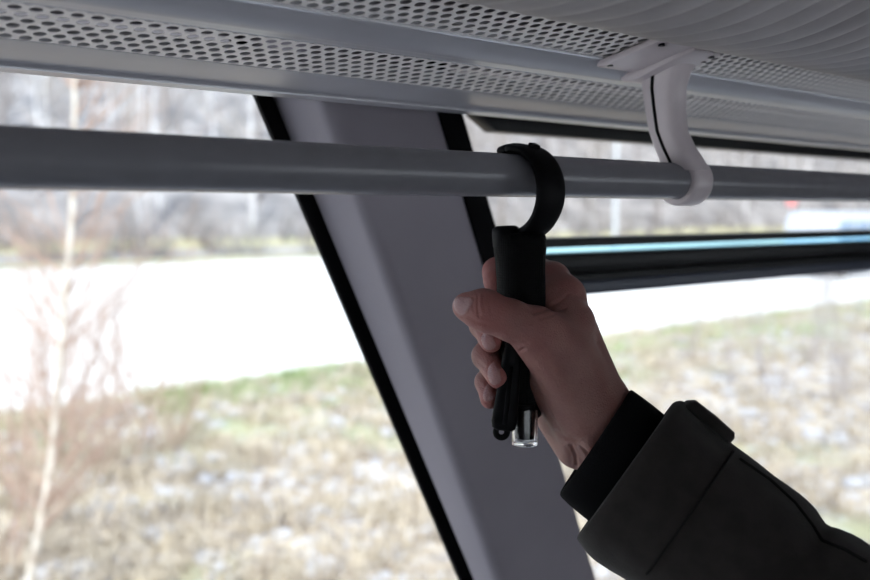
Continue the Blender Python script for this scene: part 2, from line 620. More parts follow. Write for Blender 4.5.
def perforated(name, y0, nrow, x0, x1, parent, pitch=0.0104, row=0.0079, r=0.0036, th=0.0006, nseg=12):
    verts, faces = [], []
    ncol = int((x1 - x0) / pitch)
    quad = []
    # cell template: a hole ring inside a rectangle, corners on the rectangle boundary
    for k in range(nseg):
        a = 2 * PI * (k + 0.5) / nseg
        c, s = math.cos(a), math.sin(a)
        t = min((pitch / 2) / abs(c) if abs(c) > 1e-6 else 9, (row / 2) / abs(s) if abs(s) > 1e-6 else 9)
        quad.append(((r * c, r * s), (t * c, t * s)))
    # push the outer points nearest each corner exactly to the corner
    outer = [q[1] for q in quad]
    for sx_ in (-1, 1):
        for sy_ in (-1, 1):
            i = min(range(nseg), key=lambda i: (outer[i][0] - sx_ * pitch / 2) ** 2 + (outer[i][1] - sy_ * row / 2) ** 2)
            outer[i] = (sx_ * pitch / 2, sy_ * row / 2)
    for j in range(nrow):
        cy = y0 + (j + 0.5) * row
        for i in range(ncol):
            cx = x0 + (i + 0.5 + (0.5 if j % 2 else 0)) * pitch
            b = len(verts)
            for k in range(nseg):
                hx, hy = quad[k][0]
                ox, oy = outer[k]
                verts.append((cx + hx, cy + hy, rz(cy + hy)))
                verts.append((cx + ox, cy + oy, rz(cy + oy)))
                verts.append((cx + hx, cy + hy, rz(cy + hy) + th))
                verts.append((cx + ox, cy + oy, rz(cy + oy) + th))
            for k in range(nseg):
                p, q = b + 4 * k, b + 4 * ((k + 1) % nseg)
                faces.append((p, p + 1, q + 1, q))
                faces.append((p + 2, q + 2, q + 3, p + 3))
                faces.append((p, q, q + 2, p + 2))
    return link_mesh(name, verts, faces, M['perf'], parent, False)


YS = [0.386, 0.386 + 7 * 0.0079, 0.4815, 0.4815 + 7 * 0.0079, 0.592]
perforated('perforated_strip', YS[0], 7, RX0, RX1, rack)
perforated('perforated_strip', YS[2], 7, RX0, RX1, rack)


def rail_profile(y0, y1, sag, n=10, th=0.010):
    pr = []
    for t, h in ((0, 0), (.02, .0012), (.10, .0030), (.22, .0052), (.30, .0066), (.40, .0074), (.47, .0080), (.50, .0077), (.56, .0066), (.72, .0054), (.88, .0040), (.95, .0026), (.965, .0022), (.985, .0028), (1, .0008)):
        y = y0 + (y1 - y0) * t
        pr.append((y, rz(y) + 0.0004 - h * sag))
    pr.append((y1, rz(y1) + th))
    pr.append((y0, rz(y0) + th))
    return pr


sweep_profile('front_rail', [(0.380, rz(0.38) + .012), (0.380, rz(0.38) - .001), (0.3835, rz(0.3835) - 0.003), (0.387, rz(0.387) - 0.0005), (0.387, rz(0.387) + .012)], RX0, RX1, M['rack'], rack)
sweep_profile('middle_rail', rail_profile(YS[1] - 0.0002, YS[2] + 0.0004, 1.0), RX0, RX1, M['rack'], rack)
y = YS[3]
pr = [(y - .0002, rz(y) + .012), (y - .0002, rz(y) - 0.0003), (y + .003, rz(y + .003) - .0006), (y + .010, rz(y + .010) - .0006), (y + .024, rz(y + .024) - .0003), (y + .0345, rz(y + .0345) + .0004),
      (y + .0365, rz(y + .0365) + .0002), (y + .0380, rz(y + .0380) - .0016), (y + .0395, rz(y + .0395) - .0021), (y + .042, rz(y + .042) - .0015), (y + .051, rz(y + .051) - .0011), (y + .0535, rz(y + .0535) + .0003),
      (y + .055, rz(y + .052) + .016), (y + .050, rz(y + .052) + .018), (y + .046, rz(y + .05) + .006), (y + .02, rz(y) + .008)]
sweep_profile('outer_rail', pr, RX0, RX1, M['rack'], rack)
M['edge'] = mat('painted_highlight', (0.80, 0.80, 0.83), 0.25, metal=0.35)  # pale colour paints the highlight line along the rack rail edges
for nm, yy, dz in (('highlight_strip', YS[2] - .0006, .0016), ('highlight_strip', YS[1] + .0004, .0012), ('highlight_strip', YS[3] + .0389, .0018)):
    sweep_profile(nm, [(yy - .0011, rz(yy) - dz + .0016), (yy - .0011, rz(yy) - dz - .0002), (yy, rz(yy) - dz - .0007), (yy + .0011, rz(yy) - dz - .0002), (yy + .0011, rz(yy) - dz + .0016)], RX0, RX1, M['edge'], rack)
for x in (-0.55, 2.55):
    bm = bmesh.new()
    prism_bm(bm, [(0.37, rz(0.37) + .009), (0.60, rz(0.60) + .009), (0.699, rz(0.60) + 0.02), (0.699, rz(0.6) + 0.09), (0.66, rz(0.6) + 0.09), (0.37, rz(0.37) + .03)], 0, x, x + 0.012, 0.002)
    link_bm('support_arm', bm, M['rack'], rack)

# ================================================================ RIBBED LINING (curved front of the luggage compartment)
prof = [(0.3795, 0.1235), (0.365, 0.1165), (0.345, 0.1125), (0.32, 0.1115), (0.295, 0.1135), (0.27, 0.1195), (0.245, 0.129), (0.22, 0.144), (0.197, 0.165), (0.18, 0.192), (0.17, 0.225), (0.165, 0.27), (0.165, 0.33), (0.165, ZC - CZ - 0.002)]


def catmull(pts, sub):
    out = []
    n = len(pts)
    for i in range(n - 1):
        p0, p1, p2, p3 = pts[max(i - 1, 0)], pts[i], pts[i + 1], pts[min(i + 2, n - 1)]
        for s in range(sub):
            t = s / sub
            out.append(tuple(0.5 * ((2 * b) + (-a + c) * t + (2 * a - 5 * b + 4 * c - d) * t * t + (-a + 3 * b - 3 * c + d) * t ** 3) for a, b, c, d in zip(p0, p1, p2, p3)))
    out.append(pts[-1])
    return out


pp = catmull(prof, 4)
pitch = 0.0235
verts, faces = [], []
shape = [(t, -0.0065 + 0.0115 * math.sin(t ** 0.8 * PI * 0.60)) for t in (0.0, 0.02, 0.05, 0.1, 0.18, 0.28, 0.4, 0.52, 0.64, 0.76, 0.88, 0.96, 0.985)]
xs = []
nrib = int((RX1 - RX0) / pitch)
for i in range(nrib):
    xs += [(RX0 + (i + t) * pitch, h) for t, h in shape]
xs.append((RX0 + nrib * pitch, -0.0065))
nrm = []
for i, (y_, z_) in enumerate(pp):
    a, b = pp[max(i - 1, 0)], pp[min(i + 1, len(pp) - 1)]
    ty, tz = b[0] - a[0], b[1] - a[1]
    l = math.hypot(ty, tz)
    nrm.append((tz / l, -ty / l))     # points down / to the aisle
for (y_, z_), (ny, nz_) in zip(pp, nrm):
    if nz_ > 0:
        ny, nz_ = -ny, -nz_
    for x, h in xs:
        verts.append((x, y_ + ny * h, CZ + z_ + nz_ * h))
nx = len(xs)
for j in range(len(pp) - 1):
    for i in range(nx - 1):
        faces.append((j * nx + i, (j + 1) * nx + i, (j + 1) * nx + i + 1, j * nx + i + 1))
o = link_mesh('ribbed_lining', verts, faces, M['rib'], None, True)
sm = o.modifiers.new('thickness', 'SOLIDIFY')
sm.thickness = 0.002
sm.offset = -1
tag(o, 'grey ribbed curved overhead lining panel above and in front of the luggage rack', 'ceiling panel')

# ================================================================ HANDRAIL
RY, RZ_, RR = 0.425, CZ + 0.0238, 0.0140
verts, faces = [], []
tube(verts, faces, [(XL + 0.0, RY, RZ_), (-0.5, RY, RZ_), (0.6, RY, RZ_), (3.0, RY, RZ_), (XR, RY, RZ_)], [RR] * 5, 48)
o = link_mesh('handrail', verts, faces, M['rail'], None, True, 60)
tag(o, 'long round grey painted metal handrail running below the luggage rack', 'handrail')

# ---------------------------------------------------------------- rail bracket
BX = 0.600
br = empty('rail_bracket', (BX, RY, RZ_))
tag(br, 'light grey bracket hanging from the luggage rack with a collar around the handrail', 'bracket')
# mounting plate on the underside of the rack
bm = bmesh.new()
prism_bm(bm, [(0.388, rz(0.388) - 0.0010), (0.446, rz(0.446) - 0.0010), (0.448, rz(0.448) - 0.0050), (0.440, rz(0.440) - 0.0068), (0.388, rz(0.388) - 0.0055)], 0, 0.519, 0.558, 0.0014)
pl_ = link_bm('mounting_plate', bm, M['bracket'], br)
bm = bmesh.new()
prism_bm(bm, [(0.389, rz(0.389) - 0.0015), (0.456, rz(0.456) - 0.0040), (0.458, rz(0.458) - 0.0085), (0.450, rz(0.450) - 0.0115), (0.44, rz(0.44) - 0.0120), (0.389, rz(0.389) - 0.0078)], 0, 0.558, 0.592, 0.002)
link_bm('flange', bm, M['bracket'], br)
for (sx_, sy_) in ((0.5235, 0.438), (0.5850, 0.394), (0.5880, 0.403), (0.5255, 0.394)):
    bm = bmesh.new()
    bmesh.ops.create_cone(bm, cap_ends=True, segments=16, radius1=0.0024, radius2=0.0018, depth=0.004,
                          matrix=Matrix.Translation((sx_, sy_, rz(sy_) - (0.0072 if sx_ > .56 else 0.0052))))
    link_bm('screw', bm, M['darkscrew'], br)
# arm: loft of rounded rectangles from the plate down to the collar
ARMX = {0.087: .5795, 0.081: .580, 0.070: .5805, 0.055: .582, 0.038: .5845, 0.026: .5875, 0.016: .591, 0.008: .595}
arm_sec = [  # z above rail centre, y centre, half x, half y
    (0.087, 0.434, 0.0140, 0.0210), (0.081, 0.436, 0.0122, 0.0185), (0.070, 0.438, 0.0112, 0.0165), (0.055, 0.4375, 0.0106, 0.0150), (0.038, 0.436, 0.0108, 0.0142),
    (0.026, 0.432, 0.0112, 0.0150), (0.016, 0.428, 0.0116, 0.0165), (0.008, 0.426, 0.0114, 0.0172)]


def loft_rr(verts, faces, secs, n=32, pw=4.0):
    b = len(verts)
    for (c, ux, uy, a, bb) in secs:
        for k in range(n):
            t = 2 * PI * k / n
            cx_, sy_ = math.cos(t), math.sin(t)
            rr = (abs(cx_) ** pw + abs(sy_) ** pw) ** (-1 / pw)
            verts.append(c + ux * (a * rr * cx_) + uy * (bb * rr * sy_))
    for i in range(len(secs) - 1):
        for k in range(n):
            p, q = b + i * n + k, b + i * n + (k + 1) % n
            faces.append((p, q, q + n, p + n))
    faces.append(tuple(b + k for k in range(n))[::-1])
    faces.append(tuple(b + (len(secs) - 1) * n + k for k in range(n)))


verts, faces = [], []
loft_rr(verts, faces, [(Vector((ARMX[z], yc - 0.006, RZ_ + z)), Vector((1, 0, 0)), Vector((0, 1, 0)), hx, hy) for z, yc, hx, hy in arm_sec], 40, 3.2)
link_mesh('arm', verts, faces, M['bracket'], br, True, 60)
# dark seam running down the window-side third of the arm's near face
verts, faces = [], []
tube(verts, faces, [(ARMX[z] - hx * 0.99, yc - 0.006 + hy * 0.18, RZ_ + z) for z, yc, hx, hy in arm_sec], [0.0014] * len(arm_sec), 8)
link_mesh('seam', verts, faces, M['gasket'], br)
# collar: a ring around the rail
verts, faces = [], []
prc = [(-0.0120, RR + 0.0002), (-0.0120, 0.0168), (-0.0108, 0.0184), (-0.008, 0.0191), (0.008, 0.0191), (0.0108, 0.0184), (0.0120, 0.0168), (0.0120, RR + 0.0002)]
nn = 48
for k in range(nn):
    a = 2 * PI * k / nn
    for (dx, r) in prc:
        rr = r
        verts.append((BX + dx, RY + rr * math.cos(a), RZ_ + rr * math.sin(a)))
q = len(prc)
for k in range(nn):
    for i in range(q):
        faces.append((k * q + i, k * q + (i + 1) % q, ((k + 1) % nn) * q + (i + 1) % q, ((k + 1) % nn) * q + i))
link_mesh('collar', verts, faces, M['bracket'], br, True, 50)

# ================================================================ PORTABLE HANDLE HOOKED OVER THE RAIL
HX = 0.4192                       # where it hangs along the rail
hd = empty('strap_handle', (HX, RY, RZ_ + RR))
tag(hd, 'black plastic grab handle with open hook hung over the handrail, held in the hand', 'handle')
# hook: C-shaped strap in the plane across the rail
RH, TH = 0.0282, 0.0062
hc = Vector((HX, RY - 0.0, RZ_ + RR - (RH - TH / 2) + 0.0003))
verts, faces = [], []
secs = []
a0, a1 = math.radians(-14), math.radians(172)
NS = 44
for i in range(NS + 1):
    a = a0 + (a1 - a0) * i / NS           # 0 = top, +90 = aisle side
    rad = Vector((0, -math.sin(a), math.cos(a)))
    c = hc + rad * RH
    half = 0.0110 + 0.0012 * math.sin(max(0, min(PI, a)))
    th = TH / 2
    e = i / NS
    if i < 3:
        th *= (0.55, 0.85, 1.0)[i]
        half *= (0.6, 0.85, 0.97)[i]
    if e > 0.75:
        th *= 1 + (e - 0.75) * 2.0
    secs.append((c, Vector((1, 0, 0)), rad, half, th))
loft_rr(verts, faces, secs, 28, 3.0)
hook = link_mesh('hook', verts, faces, M['black2'], hd, True, 60)
# thickened tip pad and small nub on the outside
verts, faces = [], []
a = math.radians(-15)
rad = Vector((0, -math.sin(a), math.cos(a)))
tg = Vector((0, -math.cos(a), -math.sin(a)))
ctr = hc + rad * (RH + 0.0004)
loft_rr(verts, faces, [(ctr - tg * 0.0060, Vector((1, 0, 0)), rad, 0.006, 0.0016), (ctr - tg * 0.0050, Vector((1, 0, 0)), rad, 0.0092, 0.0032), (ctr - tg * .003, Vector((1, 0, 0)), rad, 0.0104, 0.0038), (ctr + tg * 0.002, Vector((1, 0, 0)), rad, 0.0102, 0.0036), (ctr + tg * 0.007, Vector((1, 0, 0)), rad, 0.0088, 0.0026)], 24, 3)
link_mesh('hook_tip', verts, faces, M['black2'], hook, True, 60)
bm = bmesh.new()
a = math.radians(24)
rad = Vector((0, -math.sin(a), math.cos(a)))
box_bm(bm, (-0.003, -0.003, -0.0015), (0.003, 0.003, 0.0022), 0.0008)
bmesh.ops.transform(bm, matrix=Matrix.Translation(hc + rad * (RH + TH / 2)) @ Matrix.Rotation(a, 4, 'X'), verts=bm.verts)
link_bm('hook_nub', bm, M['black2'], hook)
# grip
gt = P(519.5, 236, 0.589)
gb = P(525, 418, 0.592)
gax = (gb - gt).normalized()
gu = (cr - gax * cr.dot(gax)).normalized()
gw = gax.cross(gu)
L = (gb - gt).length
verts, faces = [], []
gs = []
for t, ra, rb in ((-0.018, 0.009, 0.009), (-0.012, 0.0145, 0.014), (0.0, 0.0168, 0.0165), (0.03, 0.0173, 0.017), (0.08, 0.0172, 0.017), (0.12, 0.0165, 0.0163), (0.2, 0.0160, 0.0158), (0.35, 0.0158, 0.0155), (0.5, 0.0150, 0.0148), (0.65, 0.0140, 0.0138), (0.8, 0.0125, 0.0122), (0.93, 0.0112, 0.011), (0.985, 0.0105, 0.0105), (1.0, 0.0085, 0.0085)):
    gs.append((gt + gax * (L * t), gu, gw, ra, rb))
loft_rr(verts, faces, gs, 48, 2.3)
link_mesh('grip', verts, faces, M['grip'], hd, True, 60)
# raised lip at the grip's top left, where the flap is hinged
verts, faces = [], []
tl = P(506, 233, 0.5885)
loft_rr(verts, faces, [(tl - gax * 0.0045, gu, gw, 0.0065, 0.008), (tl - gax * 0.0030, gu, gw, 0.0088, 0.0115), (tl, gu, gw, 0.0092, 0.0125), (tl + gax * 0.009, gu, gw, 0.0088, 0.0125)], 28, 2.4)
link_mesh('grip_shoulder', verts, faces, M['black2'], hd, True, 60)
# tongue hanging out below the fist, with an eyelet
t0, t1 = P(514, 340, 0.576), P(503.5, 428, 0.574)
tax = (t1 - t0).normalized()
tu = (cr - tax * cr.dot(tax)).normalized()
tw = tax.cross(tu)
verts, faces = [], []
LT = (t1 - t0).length
loft_rr(verts, faces, [(t0, tu, tw, 0.0058, 0.0040), (t0 + tax * LT * 0.45, tu, tw, 0.0066, 0.0044), (t0 + tax * LT * 0.78, tu, tw, 0.0078, 0.0048), (t0 + tax * LT * 0.93, tu, tw, 0.0083, 0.0048), (t1, tu, tw, 0.0074, 0.0044), (t1 + tax * 0.0015, tu, tw, 0.0055, 0.003)], 28, 3.0)
tongue = link_mesh('tongue', verts, faces, M['black2'], hd, True, 60)
# ridge along the tongue
verts, faces = [], []
tube(verts, faces, [t0 + tax * LT * k - tw * (0.0046 if tw.dot(cf) > 0 else -0.0046) for k in (0.3, 0.6, 0.95)], [0.0011, 0.0016, 0.0016], 10)
link_mesh('tongue_ridge', verts, faces, M['black'], tongue)
ec = t1 + tax * 0.0026 - tu * 0.0010
verts, faces = [], []
NR = 28
for k in range(NR):
    a = 2 * PI * k / NR
    dr = tu * math.cos(a) + tax * math.sin(a)
    for j in range(10):
        b_ = 2 * PI * j / 10
        verts.append(ec + dr * (0.0036 + 0.0020 * math.cos(b_)) + tw * 0.0022 * math.sin(b_))
for k in range(NR):
    for j in range(10):
        faces.append((k * 10 + j, k * 10 + (j + 1) % 10, ((k + 1) % NR) * 10 + (j + 1) % 10, ((k + 1) % NR) * 10 + j))
link_mesh('eyelet', verts, faces, M['black2'], tongue)
# clear cap at the bottom of the grip with dark plug inside
M['clear'] = bpy.data.materials.new('clear_plastic')
M['clear'].use_nodes = True
b = M['clear'].node_tree.nodes['Principled BSDF']
b.inputs['Base Color'].default_value = (0.93, 0.95, 0.96, 1)
b.inputs['Transmission Weight'].default_value = 1.0
b.inputs['Roughness'].default_value = 0.12
b.inputs['IOR'].default_value = 1.46
c0, c1 = P(525, 409, 0.584), P(524.5, 445.5, 0.584)
cax = (c1 - c0).normalized()
cu_ = (cr - cax * cr.dot(cax)).normalized()
cw_ = cax.cross(cu_)
LC = (c1 - c0).length
verts, faces = [], []
n_ = 36
rings = [(0.0, 0.0084), (0.5, 0.0084), (0.93, 0.0084), (0.985, 0.0081), (1.0, 0.0074), (1.0, 0.0), (0.90, 0.0), (0.90, 0.0068), (0.86, 0.0073), (0.5, 0.0073), (0.0, 0.0073)]
for t, r in rings:
    for k in range(n_):
        a = 2 * PI * k / n_
        rr = max(r, 0.00005)
        verts.append(c0 + cax * (LC * t) + cu_ * rr * math.cos(a) + cw_ * rr * math.sin(a))
for i in range(len(rings)):
    i2 = (i + 1) % len(rings)
    for k in range(n_):
        faces.append((i * n_ + k, i * n_ + (k + 1) % n_, i2 * n_ + (k + 1) % n_, i2 * n_ + k))
bmx = link_mesh('clear_cap', verts, faces, M['clear'], hd, True, 40)
bmx['label'] = 'clear transparent end cap'
bm = bmesh.new()
bm.from_mesh(bmx.data)
bmesh.ops.recalc_face_normals(bm, faces=bm.faces)
bm.to_mesh(bmx.data)
bm.free()
verts, faces = [], []
loft_rr(verts, faces, [(c0 - cax * 0.003, cu_, cw_, 0.0064, 0.0064), (c0 + cax * LC * 0.80, cu_, cw_, 0.0062, 0.0062)], 24, 2.6)
link_mesh('cap_plug', verts, faces, M['black2'], bmx, True, 40)

# ================================================================ PERSON: hand and sleeved arm
person = empty('person', P(600, 430, 0.58))
tag(person, 'person in dark jacket, only the right hand and arm in view, gripping the black handle', 'person')


def make_hand():
    def Q(px, py, d, rpx):
        p = P(px, py, d)
        return (p.x, p.y, p.z, rpx * d / F_PX)

    index = [Q(559, 298, .606, 22.5), Q(551, 281, .617, 19.5), Q(538, 276, .629, 17.5), Q(512, 268, .633, 15), Q(497, 272, .617, 14), Q(496, 281, .604, 13.0)]
    middle = [Q(562, 318, .618, 18), Q(530, 305, .640, 16), Q(496, 312, .626, 15), Q(484, 324, .600, 14.5), Q(491, 341, .580, 11.5)]
    ring = [Q(556, 348, .622, 17), Q(525, 335, .640, 16), Q(495, 342, .624, 15), Q(486, 356, .598, 13.5), Q(498, 377, .576, 11.5)]
    pinky = [Q(552, 374, .622, 16), Q(525, 362, .634, 14), Q(496, 370, .620, 12.5), Q(487, 382, .598, 11.5), Q(490, 399, .584, 10)]
    thumb = [Q(560, 352, .572, 27), Q(535, 331, .562, 23.5), Q(510, 320, .557, 20.0), Q(488, 312.5, .556, 19.5), Q(478, 310, .558, 17.5), Q(466.5, 306.5, .560, 14.2)]
    palm = [(Q(561, 299, .604, 22), Q(606, 408, .590, 20)),
            (Q(562, 318, .616, 17), Q(600, 420, .596, 20)),
            (Q(556, 346, .620, 16), Q(592, 432, .598, 20)),
            (Q(550, 372, .618, 16), Q(584, 442, .594, 19)),
            (Q(543, 341, .568, 25), Q(588, 412, .574, 28)),
            (Q(563, 338, .582, 26), Q(600, 408, .578, 24)),
            (Q(545, 380, .588, 21), Q(578, 425, .582, 24)),
            (Q(553, 406, .604, 18), Q(576, 440, .594, 20)),
            (Q(550, 420, .606, 12), Q(574, 452, .594, 14)),
            (Q(549, 299, .596, 15), Q(572, 322, .588, 22)),
            (Q(585, 335, .598, 10), Q(607, 392, .586, 15)),
            ]
    wrist = [(Q(607, 411, .584, 25), Q(665, 460, .572, 29)),
             (Q(596, 428, .584, 26), Q(650, 478, .572, 30)),
             (Q(586, 441, .586, 21), Q(640, 492, .574, 28)),
             (Q(599, 426, .572, 20), Q(655, 470, .560, 26))]
    tendon = [(Q(590, 436, .563, 4.5), Q(612, 470, .556, 5)), (Q(578, 428, .567, 4), Q(592, 448, .560, 4.5))]
    knuck = [Q(568, 295, .604, 14), Q(484, 301, .553, 8)]

    allp = np.array(index + middle + ring + pinky + thumb + [x for ab in palm + wrist for x in ab])
    lo = (allp[:, :3] - allp[:, 3:4]).min(0) - 0.006
    hi = (allp[:, :3] + allp[:, 3:4]).max(0) + 0.006
    h = 0.00095
    n = np.ceil((hi - lo) / h).astype(int) + 1
    ax = [lo[i] + h * np.arange(n[i]) for i in range(3)]
    X, Y, Z = np.meshgrid(*ax, indexing='ij')
    X, Y, Z = X.astype(np.float32), Y.astype(np.float32), Z.astype(np.float32)

    def cone(a, b):
        a, b = np.array(a, np.float32), np.array(b, np.float32)
        ab = b[:3] - a[:3]
        L2 = float(ab @ ab) + 1e-12
        t = np.clip(((X - a[0]) * ab[0] + (Y - a[1]) * ab[1] + (Z - a[2]) * ab[2]) / L2, 0, 1)
        return np.sqrt((X - a[0] - t * ab[0]) ** 2 + (Y - a[1] - t * ab[1]) ** 2 + (Z - a[2] - t * ab[2]) ** 2) - (a[3] + t * (b[3] - a[3]))

    def sph(a):
        return np.sqrt((X - a[0]) ** 2 + (Y - a[1]) ** 2 + (Z - a[2]) ** 2) - a[3]

    def smin(a, b, k):
        hh = np.clip(0.5 + 0.5 * (b - a) / k, 0, 1)
        return b + (a - b) * hh - k * hh * (1 - hh)

    def chain(c, k=0.0035):
        d = cone(c[0], c[1])
        for i in range(1, len(c) - 1):
            d = smin(d, cone(c[i], c[i + 1]), k)
        return d
    d = cone(*palm[0])
    for ab in palm[1:]:
        d = smin(d, cone(*ab), 0.009)
    for ab in wrist:
        d = smin(d, cone(*ab), 0.010)
    for ab in tendon:
        d = smin(d, cone(*ab), 0.005)
    # fingers: first segment melts into the palm, the rest stay apart
    for c in (index, middle, ring, pinky):
        d = smin(d, cone(c[0], c[1]), 0.006)
    fings = None
    for c in (index, middle, ring, pinky):
        f = chain(c[1:])
        fings = f if fings is None else smin(fings, f, 0.0012)
    d = smin(d, fings, 0.0022)
    th = chain(thumb, 0.004)
    thp = cone(thumb[0], thumb[1])
    d = smin(d, thp, 0.010)
    d = smin(d, th, 0.0030)
    d = smin(d, sph(knuck[0]), 0.008)
    d = smin(d, sph(knuck[1]), 0.010)

    # nails: (centre, normal-ish direction toward the viewer, length axis)
    nails = []

    def nail(px, py, dd, ax_px, ax_py, ln, wd_, off):
        c = P(px, py, dd)
        a_ = (P(px + ax_px, py + ax_py, dd) - P(px, py, dd)).normalized()
        nv = (-cf + cr * off[0] + cu * off[1]).normalized()
        nv = (nv - a_ * nv.dot(a_)).normalized()
        nails.append((c, a_, a_.cross(nv), nv, ln, wd_))
    nail(460, 302.5, .549, -1, -.5, .0070, .0058, (-.55, .80))
    nail(484, 343, .571, .45, 1, .0064, .0042, (-.75, -.35))
    nail(491.5, 376, .569, .5, 1, .0068, .0043, (-.75, -.35))
    nail(484, 394, .576, .35, 1, .0060, .0038, (-.8, -.35))
    s = np.sign(d)
    # ---- naive surface nets
    neg = d < 0
    c8 = [(i, j, k) for i in (0, 1) for j in (0, 1) for k in (0, 1)]
    nx_, ny_, nz_ = d.shape
    sl = lambda i, n_: slice(i, n_ - 1 + i)
    cnt = sum(neg[sl(i, nx_), sl(j, ny_), sl(k, nz_)].astype(np.int8) for i, j, k in c8)
    act = (cnt > 0) & (cnt < 8)
    idx = np.full(act.shape, -1, np.int64)
    cells = np.argwhere(act)
    idx[act] = np.arange(len(cells))
    acc = np.zeros((len(cells), 3))
    num = np.zeros(len(cells))
    edges = [(a_, b_) for a_ in c8 for b_ in c8 if sum(abs(x - y) for x, y in zip(a_, b_)) == 1 and a_ < b_]
    for a_, b_ in edges:
        va = d[cells[:, 0] + a_[0], cells[:, 1] + a_[1], cells[:, 2] + a_[2]]
        vb = d[cells[:, 0] + b_[0], cells[:, 1] + b_[1], cells[:, 2] + b_[2]]
        cr_ = (va < 0) != (vb < 0)
        t = np.where(cr_, va / np.where(cr_, va - vb, 1), 0)
        pa = np.array(a_)[None] + t[:, None] * (np.array(b_) - np.array(a_))[None]
        acc += np.where(cr_[:, None], pa, 0)
        num += cr_
    V = (cells + acc / num[:, None]) * h + lo
    faces = []
    for axis in range(3):
        o1, o2 = [(1, 2), (2, 0), (0, 1)][axis]
        A = [slice(None)] * 3
        B = [slice(None)] * 3
        A[axis] = slice(0, -1)
        B[axis] = slice(1, None)
        na, nb = neg[tuple(A)], neg[tuple(B)]
        e = np.argwhere(na != nb)
        ok = (e[:, o1] > 0) & (e[:, o2] > 0) & (e[:, o1] < d.shape[o1] - 1) & (e[:, o2] < d.shape[o2] - 1)
        e = e[ok]
        st = na[tuple(e.T)]

        def at(d1, d2):
            q_ = e.copy()
            q_[:, o1] -= d1
            q_[:, o2] -= d2
            return idx[tuple(q_.T)]
        qd = np.stack([at(0, 0), at(1, 0), at(1, 1), at(0, 1)], 1)
        qd[~st] = qd[~st][:, ::-1]
        faces.append(qd)
    faces = np.concatenate(faces)
    faces = faces[(faces >= 0).all(1)]
    # light smoothing of the vertices
    me = bpy.data.meshes.new('body')
    me.from_pydata(V.tolist(), [], faces.tolist())
    me.update()
    bm = bmesh.new()
    bm.from_mesh(me)
    for _ in range(2):
        bmesh.ops.smooth_vert(bm, verts=bm.verts, factor=0.4, use_axis_x=True, use_axis_y=True, use_axis_z=True)
    bm.to_mesh(me)
    bm.free()
    V = np.array([v_.co[:] for v_ in me.vertices])
    Nn = np.array([v_.normal[:] for v_ in me.vertices])
    # nails: raised plates
    nailw = np.zeros(len(V))
    for (c, a_, w_, nv, ln, wd_) in nails:
        rel = V - np.array(c)
        u = rel @ np.array(a_) / ln
        w = rel @ np.array(w_) / wd_
        dep = rel @ np.array(nv)
        rr = (np.abs(u) ** 3 + np.abs(w) ** 3) ** (1 / 3)
        facing = Nn @ np.array(nv)
        k = np.clip((1.0 - rr) / 0.14, 0, 1) * (np.abs(dep) < 0.012) * np.clip((facing - 0.1) / 0.3, 0, 1)
        nailw = np.maximum(nailw, k)
        groove = np.exp(-((rr - 1.06) / 0.10) ** 2) * (np.abs(dep) < 0.012) * (facing > 0.1)
        V = V + Nn * (0.00035 * k - 0.00045 * groove)[:, None]
    # skin folds on the near side of the hand
    rel = V - np.array(CAM)
    zz = rel @ np.array(cf)
    sxp = 435 + F_PX * (rel @ np.array(cr)) / zz
    syp = 290 - F_PX * (rel @ np.array(cu)) / zz
    facing = np.clip((-(Nn * rel).sum(1) / np.linalg.norm(rel, axis=1) - 0.05) / 0.3, 0, 1)
    near_ = zz < 0.60
    folds = [([(534, 313), (546, 309), (558, 303), (566, 296)], 1.7, .0011), ([(540, 318), (552, 315), (566, 308)], 1.5, .0006), ([(546, 304), (556, 296), (562, 288)], 1.4, .0005),
             ([(507, 349), (513, 353), (519, 352), (524, 349)], 1.6, .0010), ([(508, 356), (514, 360), (521, 359)], 1.5, .0007), ([(512, 340), (520, 344), (528, 343)], 1.6, .0005),
             ([(474, 297), (472, 304), (474, 311)], 1.3, .0005), ([(478, 295), (477, 305), (479, 316)], 1.5, .0007), ([(483, 295), (483, 303), (485, 310)], 1.4, .0005), ([(490, 297), (490, 306), (492, 314)], 1.5, .0004),
             ([(468, 317), (476, 322), (486, 324)], 1.6, .0006),
             ([(556, 432), (566, 438), (577, 440), (590, 434)], 2.0, .0008), ([(571, 447), (575, 456), (576, 466)], 2.4, .0018), ([(566, 448), (570, 455), (571, 464)], 2.0, .0008), ([(582, 428), (592, 426), (600, 420)], 1.8, .0004),
             ([(543, 404), (552, 420), (560, 431)], 2.6, .0010), ([(478, 331), (483, 335)], 1.4, .0005), ([(478, 362), (484, 367)], 1.4, .0006), ([(479, 385), (483, 388)], 1.3, .0005)]
    ridges = [([(580, 446), (586, 454), (588, 460)], 3.5, .0012), ([(530, 330), (548, 345), (562, 372)], 9, .0010), ([(552, 300), (566, 325), (590, 385)], 6, .0008)]
    for lst, sg_ in ((folds, -1), (ridges, 1)):
        for pts_, wpx, dep in lst:
            best = np.full(len(V), 1e9)
            for (ax0, ay0), (bx0, by0) in zip(pts_[:-1], pts_[1:]):
                L2 = (bx0 - ax0) ** 2 + (by0 - ay0) ** 2
                tt_ = np.clip(((sxp - ax0) * (bx0 - ax0) + (syp - ay0) * (by0 - ay0)) / L2, 0, 1)
                best = np.minimum(best, np.hypot(sxp - ax0 - tt_ * (bx0 - ax0), syp - ay0 - tt_ * (by0 - ay0)))
            V = V + sg_ * Nn * (dep * np.exp(-(best / wpx) ** 2) * facing * near_)[:, None]
    me.vertices.foreach_set('co', V.ravel())
    fl = np.zeros(len(V))
